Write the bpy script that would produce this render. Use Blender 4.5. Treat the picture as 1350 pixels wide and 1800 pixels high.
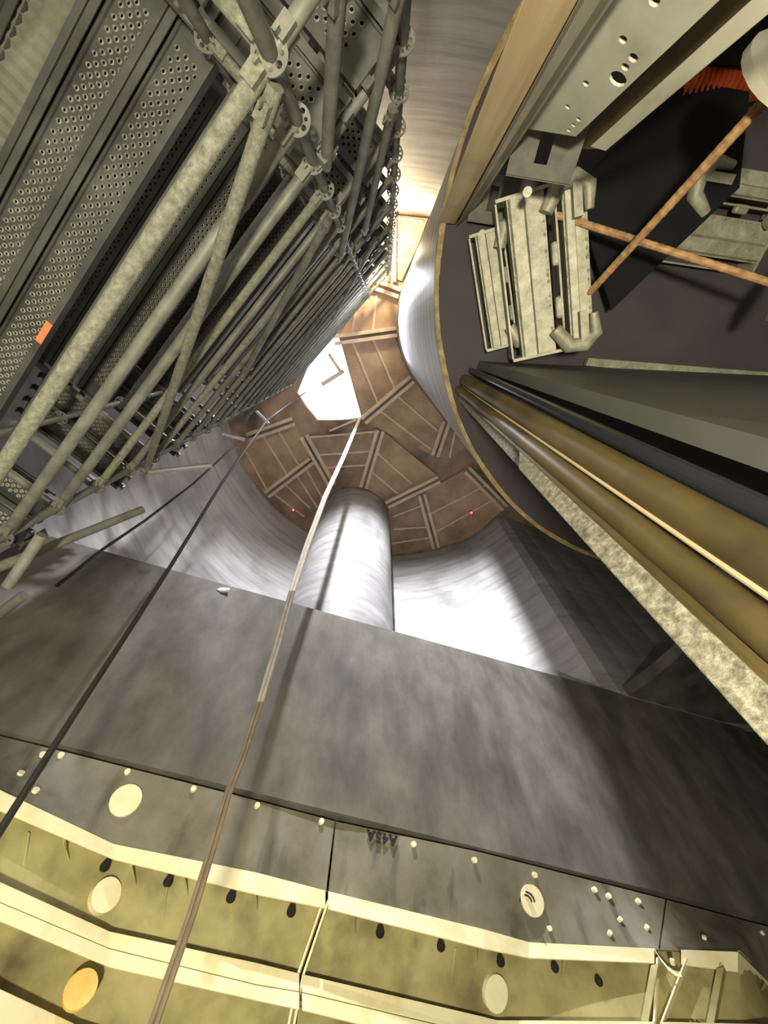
import bpy, bmesh, math, random
from mathutils import Vector, Matrix
random.seed(7)
for o in list(bpy.data.objects): bpy.data.objects.remove(o)
S = bpy.context.scene
COL = S.collection
EYE = 1.6                                   # eye height over the shaft floor

# ------------------------------------------------------------------ camera
FPX, W, H = 730.0, 1350, 1800
PIT = math.atan((900 - 590) / FPX)          # angle between the view and straight up
sp, cp = math.sin(PIT), math.cos(PIT)
cam_d = bpy.data.cameras.new('camera'); cam = bpy.data.objects.new('camera', cam_d); COL.objects.link(cam)
cam_d.sensor_fit = 'VERTICAL'; cam_d.sensor_height = 36; cam_d.lens = FPX / H * 36
cam_d.clip_start = .02; cam_d.clip_end = 200
cam.matrix_world = Matrix(((1, 0, 0, 0), (0, -cp, -sp, 0), (0, sp, -cp, EYE), (0, 0, 0, 1)))
S.camera = cam

# ------------------------------------------------------------------ light and exposure
S.view_settings.view_transform = 'Standard'; S.view_settings.look = 'None'
S.view_settings.exposure = 0.0; S.view_settings.gamma = 1.0; S.view_settings.use_curve_mapping = False
w = bpy.data.worlds.new('sky'); S.world = w; w.use_nodes = True
bg = w.node_tree.nodes['Background']; bg.inputs[0].default_value = (.93, .96, 1, 1); bg.inputs[1].default_value = 3.0

def lamp(name, loc, watts, col, rad=.12, kind='POINT', aim=None, cone=2.4, blend=.6):
    d = bpy.data.lights.new(name, kind); d.energy = watts; d.color = col; d.shadow_soft_size = rad
    o = bpy.data.objects.new(name, d); COL.objects.link(o); o.location = (loc[0], loc[1], loc[2] + EYE)
    if kind == 'SPOT':
        d.spot_size = cone; d.spot_blend = blend
        v = Vector(aim) - Vector(loc); o.rotation_euler = v.to_track_quat('-Z', 'Y').to_euler()
    return o
FLOOD = (-.3, -1.22, 10.0)
lamp('shaft_floodlight', FLOOD, 9600, (.96, .96, 1.0), .10, 'SPOT', (.6, 5.5, 5.0), 1.7, .8)
lamp('ceiling_floodlight', (.0, -1.9, 11.1), 330, (1.0, .80, .50), .08)
lamp('floor_floodlight', (-.15, -.2, -1.3), 1000, (1.0, .92, .70), .10)

# ------------------------------------------------------------------ helpers
def ray(x, y):
    r = (x - 675) / FPX; d = (y - 900) / FPX
    return Vector((r, sp + d * cp, cp - d * sp))
def P(x, y, h):
    v = ray(x, y); return v * (h / v.z)                       # point h metres above the eye
def PR(x, y, r):
    v = ray(x, y); return v * (r / math.hypot(v.x, v.y))      # point r metres away horizontally
def PL(x, y, n, off):
    v = ray(x, y); return v * (off / (v.x * n[0] + v.y * n[1]))
def hr(p): return math.hypot(p.x, p.y)
def lerp(a, b, t): return a + (b - a) * t

class MB:
    def __init__(s): s.v = []; s.f = []
    def add(s, vs, fs):
        k = len(s.v); s.v += [Vector(a) for a in vs]; s.f += [tuple(i + k for i in f) for f in fs]; return s
    def quad(s, a, b, c, d): return s.add([a, b, c, d], [(0, 1, 2, 3)])
    def prism(s, base, off):
        n = len(base); base = [Vector(b) for b in base]; off = Vector(off)
        s.add(base + [b + off for b in base],
              [tuple(range(n - 1, -1, -1)), tuple(range(n, 2 * n))] + [(i, (i + 1) % n, n + (i + 1) % n, n + i) for i in range(n)])
        return s
    def hull8(s, a, b):       # two quads joined
        s.add(list(a) + list(b), [(3, 2, 1, 0), (4, 5, 6, 7), (0, 1, 5, 4), (1, 2, 6, 5), (2, 3, 7, 6), (3, 0, 4, 7)]); return s
    def box(s, c, X, Y, Z):
        c, X, Y, Z = map(Vector, (c, X, Y, Z))
        a = [c - X - Y - Z, c + X - Y - Z, c + X + Y - Z, c - X + Y - Z]
        return s.hull8(a, [p + 2 * Z for p in a])
    def tube(s, pts, r, n=12, cap=True, rads=None):
        pts = [Vector(p) for p in pts]; m = len(pts); k = len(s.v); up = None
        for i, p in enumerate(pts):
            t = (pts[min(i + 1, m - 1)] - pts[max(i - 1, 0)]).normalized()
            if up is None: up = t.orthogonal().normalized()
            up = (up - t * up.dot(t)).normalized(); sd = t.cross(up); rr = rads[i] if rads else r
            for j in range(n):
                a = 2 * math.pi * j / n; s.v.append(p + (up * math.cos(a) + sd * math.sin(a)) * rr)
        for i in range(m - 1):
            for j in range(n):
                a = k + i * n + j; b = k + i * n + (j + 1) % n; s.f.append((a, b, b + n, a + n))
        if cap:
            s.f.append(tuple(k + j for j in range(n - 1, -1, -1))); s.f.append(tuple(k + (m - 1) * n + j for j in range(n)))
        return s
    def pipe(s, p0, p1, r, ri, n=16):       # open-ended hollow tube
        p0, p1 = Vector(p0), Vector(p1); t = (p1 - p0).normalized(); u = t.orthogonal().normalized(); d = t.cross(u); k = len(s.v)
        for p, q in ((p0, r), (p1, r), (p1, ri), (p0, ri)):
            for j in range(n):
                a = 2 * math.pi * j / n; s.v.append(p + (u * math.cos(a) + d * math.sin(a)) * q)
        for L in range(4):
            for j in range(n):
                a = k + L * n + j; b = k + L * n + (j + 1) % n; c = k + ((L + 1) % 4) * n
                s.f.append((a, b, c + (j + 1) % n, c + j))
        return s
    def build(s, name, mat, parent=None, loc=None, smooth=False, bevel=0, world=True):
        """vertices are eye-relative; a root object gets loc (also eye-relative) as its origin"""
        o = mesh_obj(name, None, mat, parent)
        if parent is None:
            c = Vector(loc) if loc is not None else Vector((sum(v.x for v in s.v) / len(s.v), sum(v.y for v in s.v) / len(s.v), min(v.z for v in s.v)))
            o.location = c + Vector((0, 0, EYE)); base = c
        else:
            base = origin(parent)
        me = o.data; me.from_pydata([tuple(v - base) for v in s.v] if world else [tuple(v) for v in s.v], [], s.f)
        bm = bmesh.new(); bm.from_mesh(me); bmesh.ops.recalc_face_normals(bm, faces=bm.faces); bm.to_mesh(me); bm.free()
        if smooth:
            for p in me.polygons: p.use_smooth = True
            try: me.set_sharp_from_angle(angle=math.radians(40))
            except Exception: pass
        if bevel:
            b = o.modifiers.new('bevel', 'BEVEL'); b.width = bevel; b.segments = 2; b.limit_method = 'ANGLE'
        return o
def mesh_obj(name, me, mat, parent):
    if me is None: me = bpy.data.meshes.new(name)
    o = bpy.data.objects.new(name, me); COL.objects.link(o)
    if mat and not me.materials: me.materials.append(mat)
    if parent: o.parent = parent
    return o
def origin(o):
    p = Vector((0, 0, -EYE))
    while o: p = p + o.location; o = o.parent
    return p
def tag(o, label=None, cat=None, group=None, kind=None):
    if label: o['label'] = label
    if cat: o['category'] = cat
    if group: o['group'] = group
    if kind: o['kind'] = kind
    return o
def thing(name, label, cat, loc, group=None):
    o = bpy.data.objects.new(name, None); COL.objects.link(o); o.empty_display_size = .1
    o.location = Vector(loc) + Vector((0, 0, EYE)); return tag(o, label, cat, group)
def holed(outline, holes, thick):
    """flat plate with real holes, in its own x y plane, z from 0 to thick"""
    bm = bmesh.new()
    for loop in [outline] + holes:
        vs = [bm.verts.new((x, y, 0)) for x, y in loop]
        for i in range(len(vs)): bm.edges.new((vs[i], vs[(i + 1) % len(vs)]))
    bmesh.ops.triangle_fill(bm, use_beauty=True, use_dissolve=False, edges=bm.edges[:])
    ex = bmesh.ops.extrude_face_region(bm, geom=bm.faces[:])
    bmesh.ops.translate(bm, vec=(0, 0, thick), verts=[e for e in ex['geom'] if isinstance(e, bmesh.types.BMVert)])
    bm.verts.index_update()
    m = MB(); m.v = [v.co.copy() for v in bm.verts]; m.f = [tuple(v.index for v in f.verts) for f in bm.faces]; bm.free()
    return m
def circ(x, y, r, n=14): return [(x + r * math.cos(2 * math.pi * i / n), y + r * math.sin(2 * math.pi * i / n)) for i in range(n)]
def frame_map(m, o, X, Y, Z):
    m.v = [o + X * v.x + Y * v.y + Z * v.z for v in m.v]; return m

# ------------------------------------------------------------------ materials
def mat(name, cols, scale=(4, 4, 4), detail=6, rough=.75, metal=0, bump=.15, stops=None, coords='Object', dirt=None, spec=.4, dist=.02, noise_rough=.6):
    m = bpy.data.materials.new(name); m.use_nodes = True; t = m.node_tree; N = t.nodes; L = t.links
    b = N['Principled BSDF']; b.inputs['Roughness'].default_value = rough; b.inputs['Metallic'].default_value = metal
    b.inputs['Specular IOR Level'].default_value = spec
    tc = N.new('ShaderNodeTexCoord'); mp = N.new('ShaderNodeMapping'); mp.inputs['Scale'].default_value = scale
    L.new(tc.outputs[coords], mp.inputs[0])
    n = N.new('ShaderNodeTexNoise'); n.inputs['Scale'].default_value = 1; n.inputs['Detail'].default_value = detail; n.inputs['Roughness'].default_value = noise_rough
    L.new(mp.outputs[0], n.inputs[0])
    r = N.new('ShaderNodeValToRGB'); e = r.color_ramp.elements
    st = stops or [.3 + .4 * i / (len(cols) - 1) for i in range(len(cols))]
    while len(e) < len(cols): e.new(.5)
    for i, c in enumerate(cols): e[i].position = st[i]; e[i].color = (*c, 1)
    L.new(n.outputs[0], r.inputs[0]); out = r.outputs[0]
    if dirt:      # (colour, scale, low, high)
        n2 = N.new('ShaderNodeTexNoise'); n2.inputs['Detail'].default_value = 5; n2.inputs['Scale'].default_value = 1
        mp2 = N.new('ShaderNodeMapping'); s2 = dirt[1]; mp2.inputs['Scale'].default_value = s2 if isinstance(s2, tuple) else (s2,) * 3
        mp2.inputs['Location'].default_value = (3.1, 7.7, 1.3)
        L.new(tc.outputs[coords], mp2.inputs[0]); L.new(mp2.outputs[0], n2.inputs[0])
        mr = N.new('ShaderNodeMapRange'); mr.inputs[1].default_value = dirt[2]; mr.inputs[2].default_value = dirt[3]
        L.new(n2.outputs[0], mr.inputs[0])
        mx = N.new('ShaderNodeMix'); mx.data_type = 'RGBA'; mx.inputs[7].default_value = (*dirt[0], 1)
        L.new(mr.outputs[0], mx.inputs[0]); L.new(out, mx.inputs[6]); out = mx.outputs[2]
    L.new(out, b.inputs['Base Color'])
    if bump:
        bp = N.new('ShaderNodeBump'); bp.inputs['Strength'].default_value = bump; bp.inputs['Distance'].default_value = dist
        L.new(n.outputs[0], bp.inputs['Height']); L.new(bp.outputs[0], b.inputs['Normal'])
    return m
def glow(name, col, s):
    m = bpy.data.materials.new(name); m.use_nodes = True; b = m.node_tree.nodes['Principled BSDF']
    b.inputs['Base Color'].default_value = (*col, 1); b.inputs['Emission Color'].default_value = (*col, 1); b.inputs['Emission Strength'].default_value = s
    return m
M = {
 'shaft': mat('pale_shaft_concrete', [(.25, .245, .24), (.38, .378, .38), (.47, .47, .475)], (.7, .7, 5), 9, .6, bump=.3, dirt=((.20, .195, .19), (.9, .9, .7), .5, .78), dist=.03),
 'drum': mat('streaked_drum_concrete', [(.17, .17, .19), (.36, .36, .38), (.5, .5, .52)], (.7, .7, 9), 8, .5, bump=.3, dist=.02),
 'pillar': mat('pillar_concrete', [(.16, .155, .155), (.26, .255, .26), (.34, .34, .34)], (.9, .9, 4), 9, .5, bump=.35, dirt=((.14, .135, .13), (1.6, 1.6, .5), .5, .75), dist=.03),
 'dark': mat('damp_dark_concrete', [(.072, .066, .053), (.118, .110, .092), (.165, .155, .134)], (3.2, 3.2, 1.8), 9, .7, bump=.2, dirt=((.06, .057, .05), (2.2, 2.2, .7), .5, .72), dist=.02),
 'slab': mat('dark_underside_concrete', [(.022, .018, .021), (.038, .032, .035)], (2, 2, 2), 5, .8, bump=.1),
 'ply': mat('brown_plywood', [(.24, .165, .105), (.40, .275, .18), (.52, .37, .245)], (1.2, 1.2, 1.2), 9, .8, bump=.1, dirt=((.10, .075, .06), .9, .5, .72)),
 'ply2': mat('red_brown_plywood', [(.18, .125, .088), (.31, .215, .15), (.42, .30, .21)], (1.4, 1.4, 1.4), 9, .8, bump=.1, dirt=((.07, .055, .05), 1.1, .5, .75)),
 'strip': mat('pale_timber_strip', [(.50, .40, .30), (.70, .58, .46)], (3, 3, 3), 5, .8, bump=.1),
 'timber': mat('sawn_timber', [(.30, .22, .12), (.43, .33, .19), (.52, .42, .26)], (14, 14, .7), 8, .75, bump=.25, dirt=((.22, .15, .08), 2, .55, .8), dist=.004),
 'galv': mat('galvanised_tube', [(.085, .085, .072), (.15, .15, .125), (.22, .22, .185)], (7, 7, 7), 9, .55, metal=.15, bump=.35, dirt=((.10, .10, .08), 5, .55, .75), dist=.006, noise_rough=.75),
 'rough': mat('mortar_spattered_tube', [(.08, .08, .06), (.21, .21, .16), (.36, .35, .28)], (34, 34, 34), 8, .6, metal=.1, bump=.8, dist=.012, noise_rough=.8),
 'deck': mat('dull_deck_steel', [(.06, .063, .056), (.095, .099, .088), (.14, .144, .13)], (3, 3, 3), 8, .5, metal=.35, bump=.15, dirt=((.06, .058, .05), 2.5, .55, .75), dist=.004),
 'bright': mat('shiny_tube', [(.5, .5, .52), (.62, .62, .64)], (6, 6, 6), 4, .3, metal=.7, bump=.1),
 'beam': mat('pale_painted_steel', [(.26, .25, .19), (.37, .36, .28), (.45, .44, .36)], (5, 5, 2), 9, .45, metal=.15, bump=.2, dirt=((.22, .21, .14), 4, .55, .8), dist=.004),
 'steel': mat('spattered_waler_steel', [(.10, .095, .068), (.20, .192, .142), (.31, .30, .23)], (12, 12, 12), 9, .5, metal=.2, bump=.5, dist=.006, noise_rough=.75),
 'cream': mat('cream_formwork_paint', [(.72, .62, .33), (.86, .79, .50), (.90, .85, .60)], (3, 3, 3), 8, .6, bump=.08, dirt=((.62, .42, .12), 3, .66, .85)),
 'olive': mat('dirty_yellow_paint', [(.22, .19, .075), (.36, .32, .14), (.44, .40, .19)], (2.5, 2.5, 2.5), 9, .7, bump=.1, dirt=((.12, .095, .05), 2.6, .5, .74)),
 'face': mat('scuffed_face_plate', [(.11, .10, .066), (.18, .166, .122), (.235, .22, .175)], (2.5, 2.5, 2.5), 9, .6, bump=.15, dirt=((.055, .05, .035), (5, 5, .8), .56, .75)),
 'plug': mat('cream_plug', [(.85, .76, .45), (.92, .86, .62)], (9, 9, 9), 4, .6, bump=0),
 'orange': mat('orange_plug', [(.75, .38, .09), (.9, .6, .2)], (9, 9, 9), 4, .6, bump=0),
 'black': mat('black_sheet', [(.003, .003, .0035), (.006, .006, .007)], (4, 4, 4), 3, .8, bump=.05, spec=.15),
 'pipe': mat('black_glossy_pipe', [(.008, .009, .012), (.022, .023, .028)], (6, 6, 2), 6, .22, bump=.1),
 'panel': mat('dark_lift_panel', [(.04, .042, .036), (.065, .067, .058)], (2, 2, 2), 7, .55, bump=.1, dirt=((.015, .015, .014), 3, .62, .72)),
 'ochre': mat('ochre_tube_form', [(.040, .028, .008), (.072, .052, .016), (.105, .076, .025)], (3, 3, 1.2), 8, .5, bump=.2, dirt=((.022, .016, .008), 3.4, .48, .70), dist=.006),
 'plank': mat('weathered_plank', [(.06, .055, .036), (.15, .14, .10), (.27, .255, .195)], (70, 70, 55), 5, .8, bump=.6, dist=.006),
 'rust': mat('rusty_bar', [(.12, .06, .025), (.25, .14, .06), (.36, .22, .10)], (22, 22, 22), 6, .75, bump=.4, dist=.003),
 'red': mat('orange_hose', [(.35, .05, .015), (.5, .09, .03)], (5, 5, 5), 4, .3, bump=.1),
 'rim': mat('rusty_rim_edge', [(.09, .06, .02), (.17, .12, .05), (.26, .20, .10)], (14, 14, 14), 8, .7, bump=.3, dist=.004),
 'bracket_shade': mat('shaded_bracket_steel', [(.018, .016, .010), (.04, .036, .024), (.06, .055, .038)], (12, 12, 12), 7, .6, metal=.2, bump=.3, dist=.004),  # shadow on the brackets painted in as near-black steel
 'spray': mat('orange_spray_paint', [(.75, .2, .07), (.85, .3, .12)], (20, 20, 20), 4, .7, bump=0),
 'rope': mat('shaded_rope', [(.10, .075, .045), (.17, .13, .085)], (40, 40, 12), 5, .85, bump=.4, dist=.004),  # shaded copy of the rope colour, for its lower length
 'sunlit_rope': mat('sunlit_rope', [(.55, .52, .46), (.75, .72, .66)], (40, 40, 12), 5, .85, bump=.4, dist=.004),
 'mid_rope': mat('half_lit_rope', [(.22, .19, .15), (.34, .31, .26)], (40, 40, 12), 5, .85, bump=.4, dist=.004),
 'cable': mat('black_cable', [(.012, .011, .010), (.02, .02, .018)], (20, 20, 20), 3, .6, bump=0),
 'ink': mat('black_ink', [(.01, .01, .01), (.015, .015, .015)], (5, 5, 5), 2, .8, bump=0),
 'floor': mat('floor_concrete', [(.10, .095, .085), (.17, .165, .15)], (1, 1, 1), 6, .85, bump=.1),
 'scar': mat('white_scrap', [(.5, .5, .5), (.6, .6, .6)], (9, 9, 9), 3, .8, bump=0),
 'led': glow('red_led', (1, .03, .08), 14),
}

# ------------------------------------------------------------------ the shaft
TOP = 12.0
SC = Vector((.216, 1.973, 0)); SR = 4.72
LEDGE = 5.0
def wall_top(x): return Vector((x, 4 + .340 * x, LEDGE))
def wall_mid(x, h=2.30): return Vector((x, 4.0 + .393 * x, h))

mb = MB(); n = 160; T = .3
def ring(h, R, c): return [Vector((c.x + R * math.cos(2 * math.pi * i / n), c.y + R * math.sin(2 * math.pi * i / n), h)) for i in range(n)]
lo = []; RAD = []
inn = ring(TOP + .25, SR, SC)
for i in range(n):
    p = inn[i]; d_ = p - SC; rr = SR; front = p.y > 4 + .34 * p.x
    if p.x > 2 and p.y > -1.2 and not front:      # right of the corner the straight wall runs on upwards
        den = d_.y - .34 * d_.x; k_ = (4 + .34 * SC.x - SC.y) / den if den > .05 else 9
        rr = min(SR * k_, 7.25); front = SR * k_ < 7.25
    RAD.append(rr); lo.append(LEDGE - .02 if front else -EYE)
for i in range(n):
    j = (i + 1) % n; a = min(lo[i], lo[j]) if max(lo[i], lo[j]) < 0 else max(lo[i], lo[j])
    q = lambda k, R, h: Vector((SC.x + (RAD[k % n] + R - SR) * math.cos(2 * math.pi * k / n), SC.y + (RAD[k % n] + R - SR) * math.sin(2 * math.pi * k / n), h))
    A = [q(i, SR, a), q(i + 1, SR, a), q(i + 1, SR + T, a), q(i, SR + T, a)]
    mb.hull8(A, [Vector((v.x, v.y, TOP + .25)) for v in A])
o = mb.build('wall_shaft', M['shaft'], loc=(SC.x, SC.y, -EYE), smooth=True); tag(o, 'round pale concrete shaft wall rising to the plywood ceiling', 'wall', kind='structure')

mb = MB().prism([Vector((SC.x + 7.2 * math.cos(a * math.pi / 24), SC.y + 7.2 * math.sin(a * math.pi / 24), -EYE - .3)) for a in range(48)], (0, 0, .3))
tag(mb.build('floor', M['floor']), 'concrete floor at the bottom of the shaft', 'floor', kind='structure')

mb = MB()
for i in range(72):
    q = lambda k, r_, h: Vector((SC.x + r_ * math.cos(math.pi * k / 36), SC.y + r_ * math.sin(math.pi * k / 36), h))
    for r0, r1, h0, h1 in ((7.3, 7.5, -EYE, LEDGE + .2), (SR + T, 7.5, LEDGE, LEDGE + .2)):
        a = [q(i, r0, h0), q(i + 1, r0, h0), q(i + 1, r1, h0), q(i, r1, h0)]
        mb.hull8(a, [Vector((v.x, v.y, h1)) for v in a])
tag(mb.build('wall_outer', M['dark'], loc=(SC.x, SC.y, -EYE), smooth=True), 'dark concrete base wall round the foot of the shaft', 'wall', kind='structure')
# straight dark wall in front (its crest is the ledge below the column)
x0, x1 = -4.75, 6.0
mb = MB(); th = Vector((-.33, .94, 0)) * .55; nseg = 24
for i in range(nseg):
    a = lerp(x0, x1, i / nseg); b = lerp(x0, x1, (i + 1) / nseg)
    qa = [wall_mid(a, 2.315), wall_mid(b, 2.315), wall_mid(b, 2.315) + th, wall_mid(a, 2.315) + th]
    qb = [wall_top(a), wall_top(b), wall_top(b) + th, wall_top(a) + th]
    mb.hull8(qa, qb)
tag(mb.build('wall_front', M['dark'], smooth=True), 'straight dark damp concrete wall above the yellow formwork', 'wall', kind='structure')
mb = MB()   # the wall continues behind the formwork
for i in range(nseg):
    a = lerp(x0, x1, i / nseg); b = lerp(x0, x1, (i + 1) / nseg); s = th * 1.6
    qa = [wall_mid(a, -EYE) + s, wall_mid(b, -EYE) + s, wall_mid(b, -EYE) + s + th, wall_mid(a, -EYE) + s + th]
    mb.hull8(qa, [v + Vector((0, 0, EYE + 2.33)) for v in qa])
tag(mb.build('wall_base', M['dark']), 'dark concrete wall hidden behind the yellow formwork', 'wall', kind='structure')

# ceiling slab with the opening to the sky
def pc(x, y, h=TOP): v = P(x, y, h); return v
hole = [pc(*q, h=TOP + .06) for q in ((538, 715), (522, 690), (560, 598), (592, 584), (602, 612), (636, 735), (600, 739), (558, 739))]
out = [Vector((SC.x + 7.4 * math.cos(2 * math.pi * i / 72), SC.y + 7.4 * math.sin(2 * math.pi * i / 72), TOP + .06)) for i in range(72)]
m = holed([(p.x, p.y) for p in out], [[(p.x, p.y) for p in hole]], .16)
m.v = [Vector((v.x, v.y, v.z + TOP + .06)) for v in m.v]
tag(m.build('ceiling', M['ply2'], loc=(SC.x, SC.y, TOP)), 'brown timber ceiling over the shaft with an opening to the sky', 'ceiling', kind='structure')

# pillar
PC = Vector((-.918, 5.393, 0)); PRAD = 1.10
mb = MB().tube([Vector((PC.x, PC.y, LEDGE - .2)), Vector((PC.x, PC.y, TOP + .05))], PRAD, 64)
pil = mb.build('concrete_column', M['pillar'], loc=(PC.x, PC.y, LEDGE - .2), smooth=True)
tag(pil, 'round pale concrete column standing against the shaft wall under the ceiling', 'column')

# hanging drum of the core: outer shell, dark underside
DC = Vector((2.484, -.349, 0)); DR = 2.16; DH = 3.0
drum = thing('concrete_drum', 'large round concrete drum overhanging at the right with streaked outer face', 'drum', (DC.x, DC.y, DH))
mb = MB(); nn = 144
for i in range(nn):
    q = lambda k, R, h: Vector((DC.x + R * math.cos(2 * math.pi * k / nn), DC.y + R * math.sin(2 * math.pi * k / nn), h))
    a = [q(i, DR, DH), q(i + 1, DR, DH), q(i + 1, DR - .024, DH), q(i, DR - .024, DH)]
    mb.hull8(a, [Vector((v.x, v.y, TOP + .05)) for v in a])
mb.build('outer_shell', M['drum'], drum, smooth=True)
mb = MB()
for i in range(nn):     # rusty edge strip round the lower rim
    q = lambda k, R, h: Vector((DC.x + R * math.cos(2 * math.pi * k / nn), DC.y + R * math.sin(2 * math.pi * k / nn), h))
    w_ = .026 + .005 * math.sin(i * .7)
    a = [q(i, DR + .004, DH - .015), q(i + 1, DR + .004, DH - .015), q(i + 1, DR - w_, DH - .015), q(i, DR - w_, DH - .015)]
    mb.hull8(a, [Vector((v.x, v.y, DH + .02)) for v in a])
tag(mb.build('rim_strip', M['rim'], drum), 'rusty ochre edge of the drum')
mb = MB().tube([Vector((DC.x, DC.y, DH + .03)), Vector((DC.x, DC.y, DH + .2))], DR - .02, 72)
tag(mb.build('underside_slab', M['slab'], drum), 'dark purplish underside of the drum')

# ------------------------------------------------------------------ ceiling panels
panels = [
 ('brown plywood ceiling panel at the left, against the shaft wall', 'ply', [(405, 778), (437, 770), (516, 742), (548, 806), (468, 868), (440, 840)], [((462, 765), (507, 838)), ((488, 755), (528, 822)), ((430, 790), (470, 862))]),
 ('brown plywood ceiling panel with fanned seams left of the column', 'ply2', [(470, 872), (548, 810), (582, 853), (566, 905), (520, 915)], [((500, 850), (545, 893)), ((520, 833), (560, 895)), ((536, 820), (572, 885)), ((482, 868), (535, 908))]),
 ('plywood ceiling panel between two batten pairs behind the column top', 'ply2', [(540, 768), (668, 756), (640, 856), (584, 852)], [((556, 800), (655, 793)), ((572, 822), (648, 817)), ((540, 769), (667, 758))]),
 ('large plywood ceiling panel to the right of the column top', 'ply', [(672, 757), (771, 838), (682, 884), (642, 857)], [((662, 795), (724, 850)), ((650, 826), (700, 868))]),
 ('small plywood ceiling panel right beside the column shaft', 'ply2', [(682, 890), (740, 866), (766, 962), (690, 975)], [((692, 930), (752, 926)), ((688, 955), (760, 944)), ((690, 908), (742, 888))]),
 ('plywood ceiling panel carrying the right red lamp', 'ply', [(744, 866), (820, 824), (888, 892), (830, 945), (768, 962)], [((752, 905), (855, 852)), ((765, 935), (872, 875))]),
 ('plywood ceiling panel right of the sky opening, next to the drum', 'ply', [(642, 742), (725, 667), (785, 742), (764, 802), (700, 770)], [((668, 722), (758, 790)), ((697, 695), (775, 762))]),
 ('orange-lit plywood ceiling panel between the sky opening and the drum', 'ply', [(600, 602), (692, 588), (722, 664), (638, 734)], [((620, 602), (664, 708)), ((655, 594), (694, 684))]),
 ('bright orange plywood ceiling panel above the batten pair', 'ply', [(596, 592), (640, 512), (700, 518), (696, 580)], [((662, 518), (655, 584)), ((628, 530), (618, 588))]),
 ('bright orange plywood ceiling panel against the back wall', 'ply', [(691, 378), (752, 384), (735, 430), (706, 494), (691, 488)], [((692, 383), (744, 390)), ((692, 420), (730, 427)), ((692, 457), (716, 460))]),
 ('dim plywood ceiling panel tucked behind the drum rim', 'ply2', [(786, 744), (850, 800), (832, 818), (768, 802)], [((800, 758), (790, 804))]),
]
for lab, mt, poly, seams in panels:
    pts = [pc(x, y) for x, y in poly]; c = sum(pts, Vector()) / len(pts)
    t = thing('ceiling_panel', lab, 'panel', (c.x, c.y, TOP), 'plywood ceiling panels')
    MB().prism(pts, (0, 0, .06)).build('plywood_sheet', M[mt], t)
    for a, b in seams:
        A, B = pc(*a), pc(*b); d = (B - A).normalized(); s = Vector((-d.y, d.x, 0)) * .025
        MB().box((A + B) / 2 - Vector((0, 0, .012)), (B - A) / 2, s, (0, 0, .012)).build('seam_batten', M['strip'], t)
battens = [('left of the sky opening', (437, 768), (516, 740)), ('leaning left of the column top', (535, 766), (584, 852)), ('rising from the column top', (668, 757), (639, 856)),
 ('low on the left, near the left red lamp', (470, 868), (549, 808)), ('right of the column, pointing at the drum', (680, 886), (771, 841)),
 ('next to the drum rim, farthest right', (820, 824), (886, 891)), ('beside the right red lamp panel, steep', (741, 868), (766, 961)),
 ('at the right corner of the sky opening', (639, 739), (724, 666)), ('tucked near the drum rim, short', (764, 800), (784, 741)),
 ('across the orange panels above the sky opening', (588, 598), (697, 583)), ('short, at the top of the orange panels', (655, 499), (702, 516)),
 ('running away along the orange back panel', (687, 372), (687, 496))]
for where, a, b in battens:
    A, B = pc(*a), pc(*b); d = (B - A).normalized(); s = Vector((-d.y, d.x, 0)); c = (A + B) / 2
    t = thing('batten_pair', 'pair of pale timber ceiling battens ' + where, 'batten', (c.x, c.y, TOP - .12), 'paired ceiling battens')
    for k in (-1, 1):
        MB().box(c + s * k * .085 - Vector((0, 0, .06)), (B - A) / 2, s * .045, (0, 0, .06)).build('batten', M['strip'], t)
for (x, y), lab in (((516, 895), 'small red lamp on the ceiling left of the column'), ((828, 900), 'small red lamp on the ceiling near the drum')):
    p = pc(x, y); t = thing('warning_lamp', lab, 'lamp', (p.x, p.y, TOP - .1))
    MB().tube([p + Vector((0, 0, -.05)), p], .05, 14).build('housing', M['black'], t)
    MB().tube([p + Vector((0, 0, -.09)), p + Vector((0, 0, -.05))], .035, 14, rads=[.02, .035]).build('lens', M['led'], t)
# pieces of timber across the opening
for lab, a, b, r in (('dark timber across the sky opening, by its right corner', (566, 676), (604, 652), .055), ('thin bar across the top of the sky opening', (578, 622), (598, 652), .035), ('pale timber edge under the sky opening', (580, 757), (626, 738), .02)):
    A, B = pc(*a, h=TOP + .02), pc(*b, h=TOP + .02); d = (B - A).normalized(); s = Vector((-d.y, d.x, 0)) * r
    tag(MB().box((A + B) / 2, (B - A) / 2, s, (0, 0, .05)).build('opening_timber', M['strip'], loc=(A + B) / 2), lab, 'timber')

# ------------------------------------------------------------------ scaffold
ua = Vector((.7038, -.7104, 0)); na = Vector((.7104, .7038, 0))
A0 = Vector((-.398, -.904, 0)); B0 = Vector((-2.488, 1.206, 0)); OFF = -.9185
C0 = A0 + ua * .70; ROW = [0, -.72, -1.72]; SH = 11.75
LV = [1.97 + .482 * k for k in range(21)]
RT = .031
scaf = thing('scaffold_tower', 'tall galvanised tube scaffold tower filling the upper left', 'scaffold', (A0.x, A0.y, -EYE))
m = holed(circ(0, 0, .066, 24), [circ(.043 * math.cos(a * math.pi / 4), .043 * math.sin(a * math.pi / 4), .0125 if a % 2 else .009, 8) for a in range(8)] , .009)
rosette_me = None
def standard(p):
    global rosette_me
    st = MB().tube([Vector((p.x, p.y, -EYE)), Vector((p.x, p.y, SH))], RT, 12).build('standard', M['galv'], scaf, smooth=True)
    for h in LV:
        if h > SH: break
        if rosette_me is None:
            r = m.build('rosette', M['galv'], st, world=False); rosette_me = r.data
        else: r = mesh_obj('rosette', rosette_me, None, st)
        r.location = Vector((p.x, p.y, h - .02)) - origin(st)
    return st
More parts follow.
